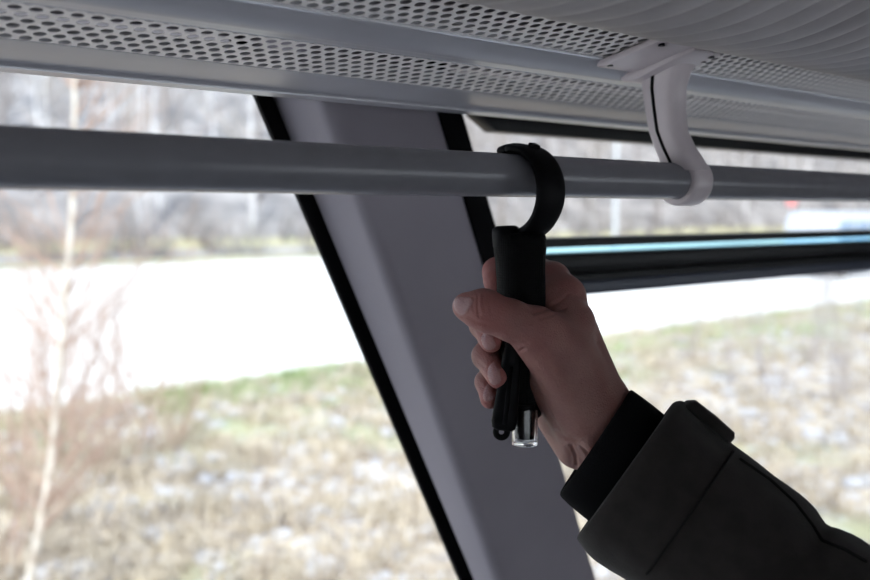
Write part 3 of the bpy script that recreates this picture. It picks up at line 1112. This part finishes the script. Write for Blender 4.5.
    for (q_, r_, s_) in ((thumb[3], .016, .8), (thumb[5], .014, .6), (index[4], .016, .9), (index[5], .013, .9), (middle[4], .013, .7), (ring[4], .013, .7), (pinky[4], .012, .7), (index[0], .02, .45), (thumb[1], .02, .35)):
        dd = np.linalg.norm(V - np.array(q_[:3]), axis=1)
        fl = np.maximum(fl, s_ * np.exp(-(dd / r_) ** 2))
    for nm, arr in (('nail', nailw), ('flush', fl)):
        at_ = me.attributes.new(nm, 'FLOAT', 'POINT')
        at_.data.foreach_set('value', arr.astype(np.float32))
    me.polygons.foreach_set('use_smooth', [True] * len(me.polygons))
    me.materials.append(M['skin'])
    ob = bpy.data.objects.new('body', me)
    COL.objects.link(ob)
    ob.parent = person
    ob.matrix_parent_inverse = Matrix.Translation(-person.location)
    return ob


hand = make_hand()

# ---------------------------------------------------------------- sleeve
def sleeve_loft(name, rings, m, parent, n=72, fold=0.0, seed=0.0, thick=0.002, hem=True):
    """rings: (centre, across vector (half width), depth vector (half depth)); open at the front."""
    verts, faces = [], []
    R = []
    R += [(c - 0 * w, w * 0.90, d * 0.88) for c, w, d in rings[:1]] if hem else []
    if hem:
        c0_, w0, d0 = rings[0]
        c1_, w1, d1 = rings[1]
        ax_ = (c1_ - c0_).normalized()
        R = [(c0_ + ax_ * 0.02, w0 * 0.90, d0 * 0.88), (c0_ + ax_ * 0.003, w0 * 0.93, d0 * 0.91), (c0_ - ax_ * 0.0008, w0 * 0.965, d0 * 0.955)]
    R += rings
    for i, (c, w, d) in enumerate(R):
        for k in range(n):
            a = 2 * PI * k / n
            p = c + w * math.cos(a) + d * math.sin(a)
            if fold:
                nv = (w.normalized() * math.cos(a) + d.normalized() * math.sin(a))
                q_ = p * 26 + Vector((seed, 0, 0))
                amp = fold * min(1.0, max(0.15, (i - 5) / 6))
                p = p + nv * amp * (noise.noise(q_) + 0.5 * noise.noise(q_ * 2.3))
            verts.append(p)
    for i in range(len(R) - 1):
        for k in range(n):
            a, b_ = i * n + k, i * n + (k + 1) % n
            faces.append((a, b_, b_ + n, a + n))
    faces.append(tuple((len(R) - 1) * n + k for k in range(n)))
    o = link_mesh(name, verts, faces, m, parent, True)
    bm = bmesh.new()
    bm.from_mesh(o.data)
    bmesh.ops.recalc_face_normals(bm, faces=bm.faces)
    bm.to_mesh(o.data)
    bm.free()
    return o


def edge_rings(specs):
    """specs: (top pixel, bottom pixel, depth at the middle, half depth m)"""
    out = []
    for (tx, ty, bx, by, dd, hd_) in specs:
        a, b_ = P(tx, ty, dd + 0.004), P(bx, by, dd - 0.004)
        c = (a + b_) / 2
        w = (a - b_) / 2
        out.append([c, w, hd_])
    res = []
    for i, (c, w, hd_) in enumerate(out):
        ax_ = (out[min(i + 1, len(out) - 1)][0] - out[max(i - 1, 0)][0]).normalized()
        dv = ax_.cross(w.normalized()).normalized()
        if dv.dot(cf) < 0:
            dv = -dv
        vd = (c - CAM).normalized()
        vd = (vd - w.normalized() * vd.dot(w.normalized())).normalized()
        dv = (dv * 0.15 + vd * 0.85).normalized()
        res.append((c, w, dv * hd_))
    return res


cuff = sleeve_loft('knit_cuff', edge_rings([(631, 390, 560, 495, .576, .027), (633, 391, 562, 498, .576, .030), (640, 396, 569, 505, .574, .032), (652, 405, 581, 515, .572, .033), (668, 418, 596, 527, .569, .033), (690, 436, 616, 543, .565, .033)]), M['cuff'], person, 64, 0.0006, 3.0)
cuff['label'] = 'black knitted cuff at the wrist'


def interp_rings(specs, sub):
    out = catmull([tuple(s) for s in specs], sub)
    return out


sl_specs = [(675, 402, 577, 539, .568, .040), (683, 402, 586, 551, .567, .043), (693, 413, 598, 562, .565, .044), (712, 429, 617, 573, .562, .045), (733, 446, 640, 590, .558, .045),
            (775, 476, 680, 622, .550, .046), (808, 504, 715, 655, .542, .047), (824, 526, 735, 678, .536, .047), (842, 531, 750, 700, .532, .048), (875, 547, 785, 735, .525, .049),
            (935, 590, 830, 790, .512, .052), (1010, 660, 890, 860, .500, .055), (1080, 760, 930, 950, .485, .057), (1130, 900, 930, 1010, .45, .058), (1110, 1060, 920, 1080, .40, .058), (1120, 1250, 900, 1250, .33, .06)]
sleeve = sleeve_loft('jacket_sleeve', edge_rings(interp_rings(sl_specs, 3)), M['sleeve'], person, 96, 0.0028, 1.0)
sleeve['label'] = 'dark charcoal jacket sleeve with a stitched hem band and strap'

bpy.context.view_layer.update()
dg = bpy.context.evaluated_depsgraph_get()


def on_sleeve(px, py, lift=0.0006):
    """point on the near surface of the sleeve along the line of sight (used to lay seams on the cloth)"""
    d_ = (P(px, py, 1.0) - CAM).normalized()
    mw = sleeve.matrix_world.inverted()
    ok, loc, nrm_, _ = sleeve.ray_cast(mw @ CAM, d_)
    if ok:
        return sleeve.matrix_world @ loc + nrm_ * lift * (1 if nrm_.dot(d_) < 0 else -1)
    return None


def surface_line(name, pix, r, m, parent, n=8, lift=0.0004, steps=14):
    pts = []
    for i in range(len(pix) - 1):
        for s in range(steps):
            t = s / steps
            q_ = on_sleeve(pix[i][0] + (pix[i + 1][0] - pix[i][0]) * t, pix[i][1] + (pix[i + 1][1] - pix[i][1]) * t, lift)
            if q_ is not None:
                pts.append(q_)
    if len(pts) < 2:
        return None
    verts, faces = [], []
    tube(verts, faces, pts, [r] * len(pts), n)
    return link_mesh(name, verts, faces, m, parent)


surface_line('hem_seam', [(733, 452), (700, 500), (668, 545), (645, 576)], 0.00075, M['seam'], sleeve)
surface_line('top_seam', [(739, 459), (770, 480), (795, 503), (812, 525), (822, 541), (845, 550), (868, 563)], 0.0010, M['seam'], sleeve)
# strap tab lying on top of the hem
verts, faces = [], []
ta, tb = P(686, 404, .566), P(728, 441, .560)
td = (tb - ta).normalized()
tup = (cu * 0.78 + cr * 0.62)
tup = (tup - td * tup.dot(td)).normalized()
tdep = td.cross(tup)
loft_rr(verts, faces, [(ta - td * .0005 + tup * 0.0, tup, tdep, 0.0028, 0.011), (ta + td * .002 + tup * .0008, tup, tdep, 0.0046, 0.014), (ta + td * 0.5 * (tb - ta).length + tup * .0016, tup, tdep, 0.0048, 0.0145), (tb - td * .002 + tup * .0016, tup, tdep, 0.0046, 0.014), (tb + tup * .001, tup, tdep, 0.003, 0.012)], 32, 3.5)
link_mesh('strap_tab', verts, faces, M['sleeve'], sleeve, True, 60)

# ================================================================ OUTSIDE THINGS
M['birch'] = mat('pale_birch_bark', (0.72, 0.68, 0.62), 0.8, col2=(0.45, 0.38, 0.32), vscale=9)
M['twig'] = mat('reddish_brown_twigs', (0.46, 0.33, 0.27), 0.85)
M['twig_pale'] = mat('pale_dry_twigs', (0.42, 0.38, 0.35), 0.85)
M['twig_dull'] = mat('dull_grey_brown_twigs', (0.44, 0.40, 0.40), 0.85)
M['bark_grey'] = mat('grey_bark', (0.34, 0.31, 0.31), 0.85, var=0.25, vscale=3)
M['bark_white'] = mat('whitish_bark', (0.74, 0.74, 0.78), 0.8, col2=(0.45, 0.44, 0.46), vscale=2)


def grow(verts, faces, p, d, ln, r, depth, nseg, sides, rnd, spread=0.6, kids=(3, 5), up=0.25):
    pts, rads = [p.copy()], [r]
    q = p.copy()
    dd = d.copy()
    for i in range(nseg):
        dd = (dd + Vector((rnd.uniform(-1, 1), rnd.uniform(-1, 1), rnd.uniform(-.6, 1) * 0.6)) * 0.12).normalized()
        q = q + dd * (ln / nseg)
        pts.append(q.copy())
        rads.append(r * (1 - 0.8 * (i + 1) / nseg))
    tube(verts, faces, pts, rads, sides, False)
    if depth > 0:
        for _ in range(rnd.randint(*kids)):
            t = rnd.uniform(0.2, 0.95)
            k = min(int(t * nseg), nseg - 1)
            bp = pts[k].lerp(pts[k + 1], t * nseg - k)
            nd = (dd + Vector((rnd.uniform(-1, 1), rnd.uniform(-1, 1), rnd.uniform(-.3, .6))) * spread + Vector((0, 0, up))).normalized()
            grow(verts, faces, bp, nd, ln * rnd.uniform(0.4, 0.65) * (1.1 - 0.4 * t), rads[k] * 0.55, depth - 1, max(3, nseg - 2), sides, rnd, spread, kids, up)


def copy_thing(src, loc, rotz, scale):
    r = src.copy()
    COL.objects.link(r)
    r.location = loc
    r.rotation_euler = (0, 0, rotz)
    r.scale = (scale, scale, scale)
    for ch in src.children:
        c = ch.copy()
        COL.objects.link(c)
        c.parent = r
    return r


# --- the young birch close to the left window
def ground_h(x, y):
    if y < 12.2:
        return GZ + 0.10 * gnoise(x, y, 0.8, 1) + 0.05 * gnoise(x, y, 2.7, 2)
    if y < 43:
        return GZ
    return GZ + hill(x, y)


sap_pts = [P(14, 640, 5.3), P(30, 575, 5.3), P(47, 490, 5.3), P(57, 400, 5.3), P(65, 300, 5.3), P(73, 200, 5.3), P(75, 90, 5.3), P(76, -40, 5.3), P(80, -260, 5.3)]
b0 = sap_pts[0].copy()
b0.z = GZ - 0.05
sap_pts[0] = b0
sap = empty('birch_sapling', b0)
tag(sap, 'slender pale birch sapling growing close outside the left window', 'tree')
verts, faces = [], []
sp = catmull([tuple(p) for p in sap_pts], 4)
tube(verts, faces, sp, [0.026 - 0.016 * i / len(sp) for i in range(len(sp))], 10)
link_mesh('trunk', verts, faces, M['birch'], sap)
verts, faces = [], []
rnd = random.Random(5)
for i in range(80):
    k = rnd.randint(6, len(sp) - 6)
    p = Vector(sp[k])
    side = rnd.choice((-1, 1, 1))
    d = (cr * side * rnd.uniform(0.3, 0.9) + Vector((0, 0, 1)) * rnd.uniform(.35, 1.0) + chz * rnd.uniform(-.4, .4)).normalized()
    grow(verts, faces, p, d, rnd.uniform(0.5, 1.3), 0.0065, 2, 6, 4, rnd, 0.5, (2, 4))
link_mesh('branches', verts, faces, M['twig'], sap)


def bush(name, seed, nstem, h, spread, m, r=0.010, depth=2, kids=(2, 4)):
    rnd = random.Random(seed)
    verts, faces = [], []
    for i in range(nstem):
        a = rnd.uniform(0, 2 * PI)
        p = Vector((0.15 * math.cos(a) * rnd.random(), 0.15 * math.sin(a) * rnd.random(), -0.05))
        d = Vector((math.cos(a) * spread * rnd.random(), math.sin(a) * spread * rnd.random(), 1)).normalized()
        grow(verts, faces, p, d, h * rnd.uniform(.6, 1.0), r, depth, 6, 4, rnd, 0.55, kids)
    return link_mesh(name, verts, faces, m)


def at_px(px, y_w):
    """ground point under photo column px at distance y_w from the vehicle axis"""
    d_ = P(px, 290, 1.0) - CAM
    s_ = y_w / d_.y
    return (d_.x * s_, y_w, ground_h(d_.x * s_, y_w))


# reddish bare shrubs to the left, pale thin shrubs to the right
b1 = bush('bare_shrub', 11, 15, 3.0, 0.75, M['twig'], 0.0085)
b1.location = at_px(112, 8.6)
tag(b1, 'reddish brown bare shrub right behind the slender birch sapling', 'shrub')
b2 = b1.copy(); COL.objects.link(b2); b2.location = at_px(20, 8.0); b2.rotation_euler.z = 2.0; b2.scale = (1, 1, .9)
tag(b2, 'reddish brown bare shrub at the left edge of the left window', 'shrub')
b3 = bush('bare_shrub', 13, 9, 2.5, 0.35, M['twig_dull'], 0.010)
b3.location = at_px(775, 6.3)
tag(b3, 'pale bare shrub in front of the gravel yard in the right window', 'shrub')
b4 = b3.copy(); COL.objects.link(b4); b4.location = at_px(845, 5.6); b4.rotation_euler.z = 1.3; b4.scale = (.9, .9, .95)
tag(b4, 'pale bare shrub near the right edge of the right window', 'shrub')
b5 = b3.copy(); COL.objects.link(b5); b5.location = at_px(690, 9.0); b5.rotation_euler.z = 3.3; b5.scale = (.8, .8, .6)
tag(b5, 'low pale shrub right of the jacket sleeve at the edge of the gravel', 'shrub')

for px_, Y__, rot_, sc_, lab in ((60, 9.4, 4.0, 1.0, 'reddish brown bare shrub between the birch sapling and the gravel yard'),
                            (165, 9.0, 5.1, .85, 'reddish brown bare shrub right of the others near the green grass edge'),
                            (-12, 6.6, .7, .85, 'nearest reddish bare shrub at the far left edge of the left window')):
    o = b1.copy(); COL.objects.link(o); o.location = at_px(px_, Y__); o.rotation_euler.z = rot_; o.scale = (sc_, sc_, sc_)
    tag(o, lab, 'shrub')
for px_, Y__, rot_, sc_, lab in ((815, 7.6, 4.0, .9, 'pale bare shrub between two others on the right side of the right window'),
                            (735, 7.4, 5.1, .7, 'small pale shrub left of the taller ones in the right window')):
    o = b3.copy(); COL.objects.link(o); o.location = at_px(px_, Y__); o.rotation_euler.z = rot_; o.scale = (sc_, sc_, sc_)
    tag(o, lab, 'shrub')

# --- trees on the hillside
protos = []
for i in range(6):
    rnd = random.Random(100 + i)
    t = empty('bare_tree', (0, -20 - 3 * i, GZ))
    H_ = rnd.uniform(10, 14)
    verts, faces = [], []
    n_ = 9
    pts = [Vector((0, 0, -0.6))]
    for k in range(1, n_ + 1):
        pts.append(Vector((pts[-1].x + rnd.uniform(-.22, .22), pts[-1].y + rnd.uniform(-.2, .2), H_ * k / n_)))
    r0 = rnd.uniform(.14, .22)
    tube(verts, faces, pts, [r0 * (1 - 0.85 * k / n_) for k in range(n_ + 1)], 8)
    tr = link_mesh('trunk', verts, faces, M['bark_white'] if i % 2 == 0 else M['bark_grey'])
    tr.parent = t
    verts, faces = [], []
    for k in range(16):
        u = rnd.uniform(0.15, 0.95)
        j = min(int(u * n_), n_ - 1)
        p = pts[j].lerp(pts[j + 1], u * n_ - j)
        a = rnd.uniform(0, 2 * PI)
        d = Vector((math.cos(a), math.sin(a), rnd.uniform(.4, 1.3))).normalized()
        grow(verts, faces, p, d, H_ * 0.28 * (1.2 - .7 * u), 0.055, 2, 5, 3, rnd, 0.6, (3, 4))
    bo = link_mesh('branches', verts, faces, M['bark_grey'] if i % 2 else M['twig_pale'])
    bo.parent = t
    protos.append(t)
rnd = random.Random(42)
cnt = 0
spots = []
for k in range(100):
    for _ in range(40):
        px = rnd.uniform(-60, 960)
        Y_ = rnd.uniform(47.5, 74)
        x_, y_, z_ = at_px(px, Y_)
        if all((x_ - a) ** 2 + (y_ - b_) ** 2 > 9 for a, b_ in spots):
            break
    spots.append((x_, y_))
    if k < len(protos):
        o = protos[k]
        o.location = (x_, y_, z_)
        o.rotation_euler.z = rnd.uniform(0, 6)
    else:
        o = copy_thing(protos[k % len(protos)], (x_, y_, z_), rnd.uniform(0, 6), rnd.uniform(.75, 1.15))
    tag(o, 'bare leafless tree on the wooded slope behind the gravel yard', 'tree', 'bare trees on the slope')
sh = bush('thicket_shrub', 31, 14, 2.6, 0.9, M['bark_grey'], 0.03, 2, (3, 4))
shl = [sh]
for k in range(1, 60):
    c = sh.copy()
    COL.objects.link(c)
    shl.append(c)
for k, o in enumerate(shl):
    px = -50 + (k * 97.3) % 1000
    Y_ = rnd.uniform(45.5, 50)
    o.location = at_px(px, Y_)
    o.rotation_euler.z = rnd.uniform(0, 6)
    s_ = rnd.uniform(.8, 1.35)
    o.scale = (s_, s_, s_)
    tag(o, 'grey leafless bush along the foot of the wooded slope', 'shrub', 'bushes at the foot of the slope')

# --- stones and grass close by
M['stone'] = mat('pale_stone', (0.58, 0.58, 0.62), 0.85, var=0.3, vscale=8)
sps = []
for i in range(5):
    bm = bmesh.new()
    bmesh.ops.create_icosphere(bm, subdivisions=2, radius=1)
    for v_ in bm.verts:
        v_.co *= 1 + 0.35 * noise.noise(v_.co * 1.3 + Vector((i * 7, 0, 0)))
        v_.co.z *= 0.6
    sps.append(link_bm('stone', bm, M['stone'], None, False))
rnd = random.Random(9)
for k in range(290):
    o = sps[k] if k < 5 else sps[k % 5].copy()
    if k >= 5:
        COL.objects.link(o)
    Y_ = 3.6 + 7.5 * rnd.random() ** 1.3
    px = rnd.uniform(-20, 400) if rnd.random() < 0.55 else rnd.uniform(560, 890)
    x_, y_, z_ = at_px(px, Y_)
    s_ = rnd.uniform(.04, .11)
    o.location = (x_, y_, z_ + s_ * 0.2)
    o.scale = (s_ * rnd.uniform(.8, 1.3), s_ * rnd.uniform(.8, 1.3), s_)
    o.rotation_euler = (0, 0, rnd.uniform(0, 6))
    tag(o, 'pale angular stone lying in the dry grass outside the windows', 'stone', 'stones in the dry grass')


def grass(name, n, m, y0, y1, px0, px1, h0, h1, seed, w=0.012, clump=0.25):
    rnd = random.Random(seed)
    verts, faces = [], []
    for i in range(n // 14):
        px = rnd.uniform(px0, px1)
        Y_ = rnd.uniform(y0, y1)
        cx, cy, cz_ = at_px(px, Y_)
        for j in range(14):
            x_, y_ = cx + rnd.gauss(0, clump * .4), cy + rnd.gauss(0, clump * .4)
            z_ = ground_h(x_, y_) - 0.01
            a = rnd.uniform(0, 2 * PI)
            h_ = rnd.uniform(h0, h1)
            ln = rnd.uniform(0.3, 1.4) * h_
            dx, dy = math.cos(a), math.sin(a)
            sx_, sy_ = -dy * w / 2, dx * w / 2
            b = len(verts)
            verts += [(x_ - sx_, y_ - sy_, z_), (x_ + sx_, y_ + sy_, z_), (x_ + dx * ln * .4 + sx_, y_ + dy * ln * .4 + sy_, z_ + h_ * .7), (x_ + dx * ln * .4 - sx_, y_ + dy * ln * .4 - sy_, z_ + h_ * .7), (x_ + dx * ln, y_ + dy * ln, z_ + h_ * .8)]
            faces += [(b, b + 1, b + 2, b + 3), (b + 3, b + 2, b + 4)]
    return link_mesh(name, verts, faces, m, None, False)


M['straw'] = mat('dry_straw', (0.62, 0.54, 0.42), 0.9, col2=(0.44, 0.37, 0.30), vscale=3)
M['green'] = mat('fresh_grass', (0.25, 0.35, 0.12), 0.9, col2=(0.30, 0.34, 0.17), vscale=2)
tag(grass('dry_grass', 26000, M['straw'], 3.4, 11.8, -60, 930, 0.06, 0.28, 3), 'dry straw coloured grass on the bank outside the windows', 'grass', None, 'stuff')
tag(grass('green_grass', 6000, M['green'], 10.6, 12.2, 140, 560, 0.05, 0.16, 4), 'fresh green grass along the near edge of the gravel yard', 'grass', None, 'stuff')

# --- pale post, red sign, van on the far side of the yard
x_, y_, z_ = at_px(614, 24)
po = empty('lamp_post', (x_, y_, z_))
tag(po, 'pale grey lamp post seen through the upper right window sash', 'lamp post')
M['post'] = mat('galvanised_post', (0.62, 0.68, 0.74), 0.5, metal=0.2)
verts, faces = [], []
tube(verts, faces, [(x_, y_, z_), (x_, y_, z_ + 3), (x_, y_, z_ + 7.5), (x_ + .1, y_, z_ + 8), (x_ + .8, y_, z_ + 8.3)], [.10, .085, .06, .055, .05], 16)
link_mesh('pole', verts, faces, M['post'], po)
bm = bmesh.new()
box_bm(bm, (x_ + .7, y_ - .12, z_ + 8.22), (x_ + 1.35, y_ + .12, z_ + 8.36), 0.03)
link_bm('lamp_head', bm, M['post'], po)
bm = bmesh.new()
bmesh.ops.create_cone(bm, cap_ends=True, segments=20, radius1=.16, radius2=.14, depth=.3, matrix=Matrix.Translation((x_, y_, z_ + .15)))
link_bm('base', bm, M['post'], po)

x_, y_, z_ = at_px(788.5, 21)
sg = empty('road_sign', (x_, y_, z_))
tag(sg, 'small red sign on a thin post left of the white van', 'sign')
M['red'] = mat('red_sign_face', (0.78, 0.28, 0.28), 0.5)
dpt = (Vector((x_, y_, z_)) - CAM).dot(cf)
zc = P(788.5, 202, dpt).z
verts, faces = [], []
tube(verts, faces, [(x_, y_, z_), (x_, y_, zc)], [.03, .03], 12)
link_mesh('post', verts, faces, M['post'], sg)
bm = bmesh.new()
tocam = Vector((-x_, -y_, 0)).normalized()
bmesh.ops.create_cone(bm, cap_ends=True, segments=32, radius1=.22, radius2=.22, depth=.03, matrix=Matrix.Translation(Vector((x_, y_, zc)) + tocam * 0.045) @ tocam.to_track_quat('Z', 'Y').to_matrix().to_4x4())
link_bm('sign_plate', bm, M['red'], sg)

# white van, nose to the right
vx, vy, vz = at_px(842, 17.5)
van = empty('van', (vx, vy, vz))
tag(van, 'white van with bluish windows parked on the gravel yard at the far right', 'van')
M['van'] = mat('white_van_paint', (0.60, 0.67, 0.80), 0.3, coat=0.4)
M['vanglass'] = mat('bluish_van_window', (0.22, 0.33, 0.50), 0.12, spec=0.8)
M['tyre'] = mat('tyre_rubber', (0.03, 0.03, 0.03), 0.8)
M['hub'] = mat('wheel_steel', (0.5, 0.5, 0.52), 0.4, metal=0.7)
vl = 5.6
body = [(-2.8, .35), (-2.8, 1.6), (-2.7, 2.15), (-2.45, 2.42), (-1.8, 2.52), (0.2, 2.52), (1.1, 2.42), (1.55, 2.2), (2.15, 1.45), (2.75, 1.2), (2.85, .8), (2.85, .35)]
bm = bmesh.new()
prism_bm(bm, [(vx + a, vz + b_) for a, b_ in body], 1, vy - 0.98, vy + 0.98, 0.05)
link_bm('body', bm, M['van'], van)
for (a, b_) in ((-2.35, -1.15), (-1.0, 0.15), (0.3, 1.45)):
    bm = bmesh.new()
    tt = 1.55 if b_ < 1 else 1.15
    prism_bm(bm, [(vx + a, vz + 1.45), (vx + b_ + (0.2 if b_ > 1 else 0), vz + 1.45), (vx + (b_ - 0.15 if b_ > 1 else b_), vz + 2.15), (vx + a, vz + 2.15)], 1, vy - 1.0, vy - 0.97, 0.01)
    link_bm('side_window', bm, M['vanglass'], van)
bm = bmesh.new()
prism_bm(bm, [(vx + 1.62, vz + 2.13), (vx + 2.12, vz + 1.50), (vx + 2.15, vz + 1.53), (vx + 1.65, vz + 2.16)], 1, vy - 0.85, vy + 0.85, 0.004)
link_bm('windscreen', bm, M['vanglass'], van)
for sx_ in (-1.85, 1.85):
    for sy_ in (-.9, .9):
        bm = bmesh.new()
        bmesh.ops.create_cone(bm, cap_ends=True, segments=32, radius1=.34, radius2=.34, depth=.22, matrix=Matrix.Translation((vx + sx_, vy + sy_, vz + .34)) @ Matrix.Rotation(PI / 2, 4, 'X'))
        w_ = link_bm('wheel', bm, M['tyre'], van)
        bm = bmesh.new()
        bmesh.ops.create_cone(bm, cap_ends=True, segments=24, radius1=.2, radius2=.18, depth=.03, matrix=Matrix.Translation((vx + sx_, vy + sy_ + (.12 if sy_ > 0 else -.12), vz + .34)) @ Matrix.Rotation(PI / 2, 4, 'X'))
        link_bm('hubcap', bm, M['hub'], w_)
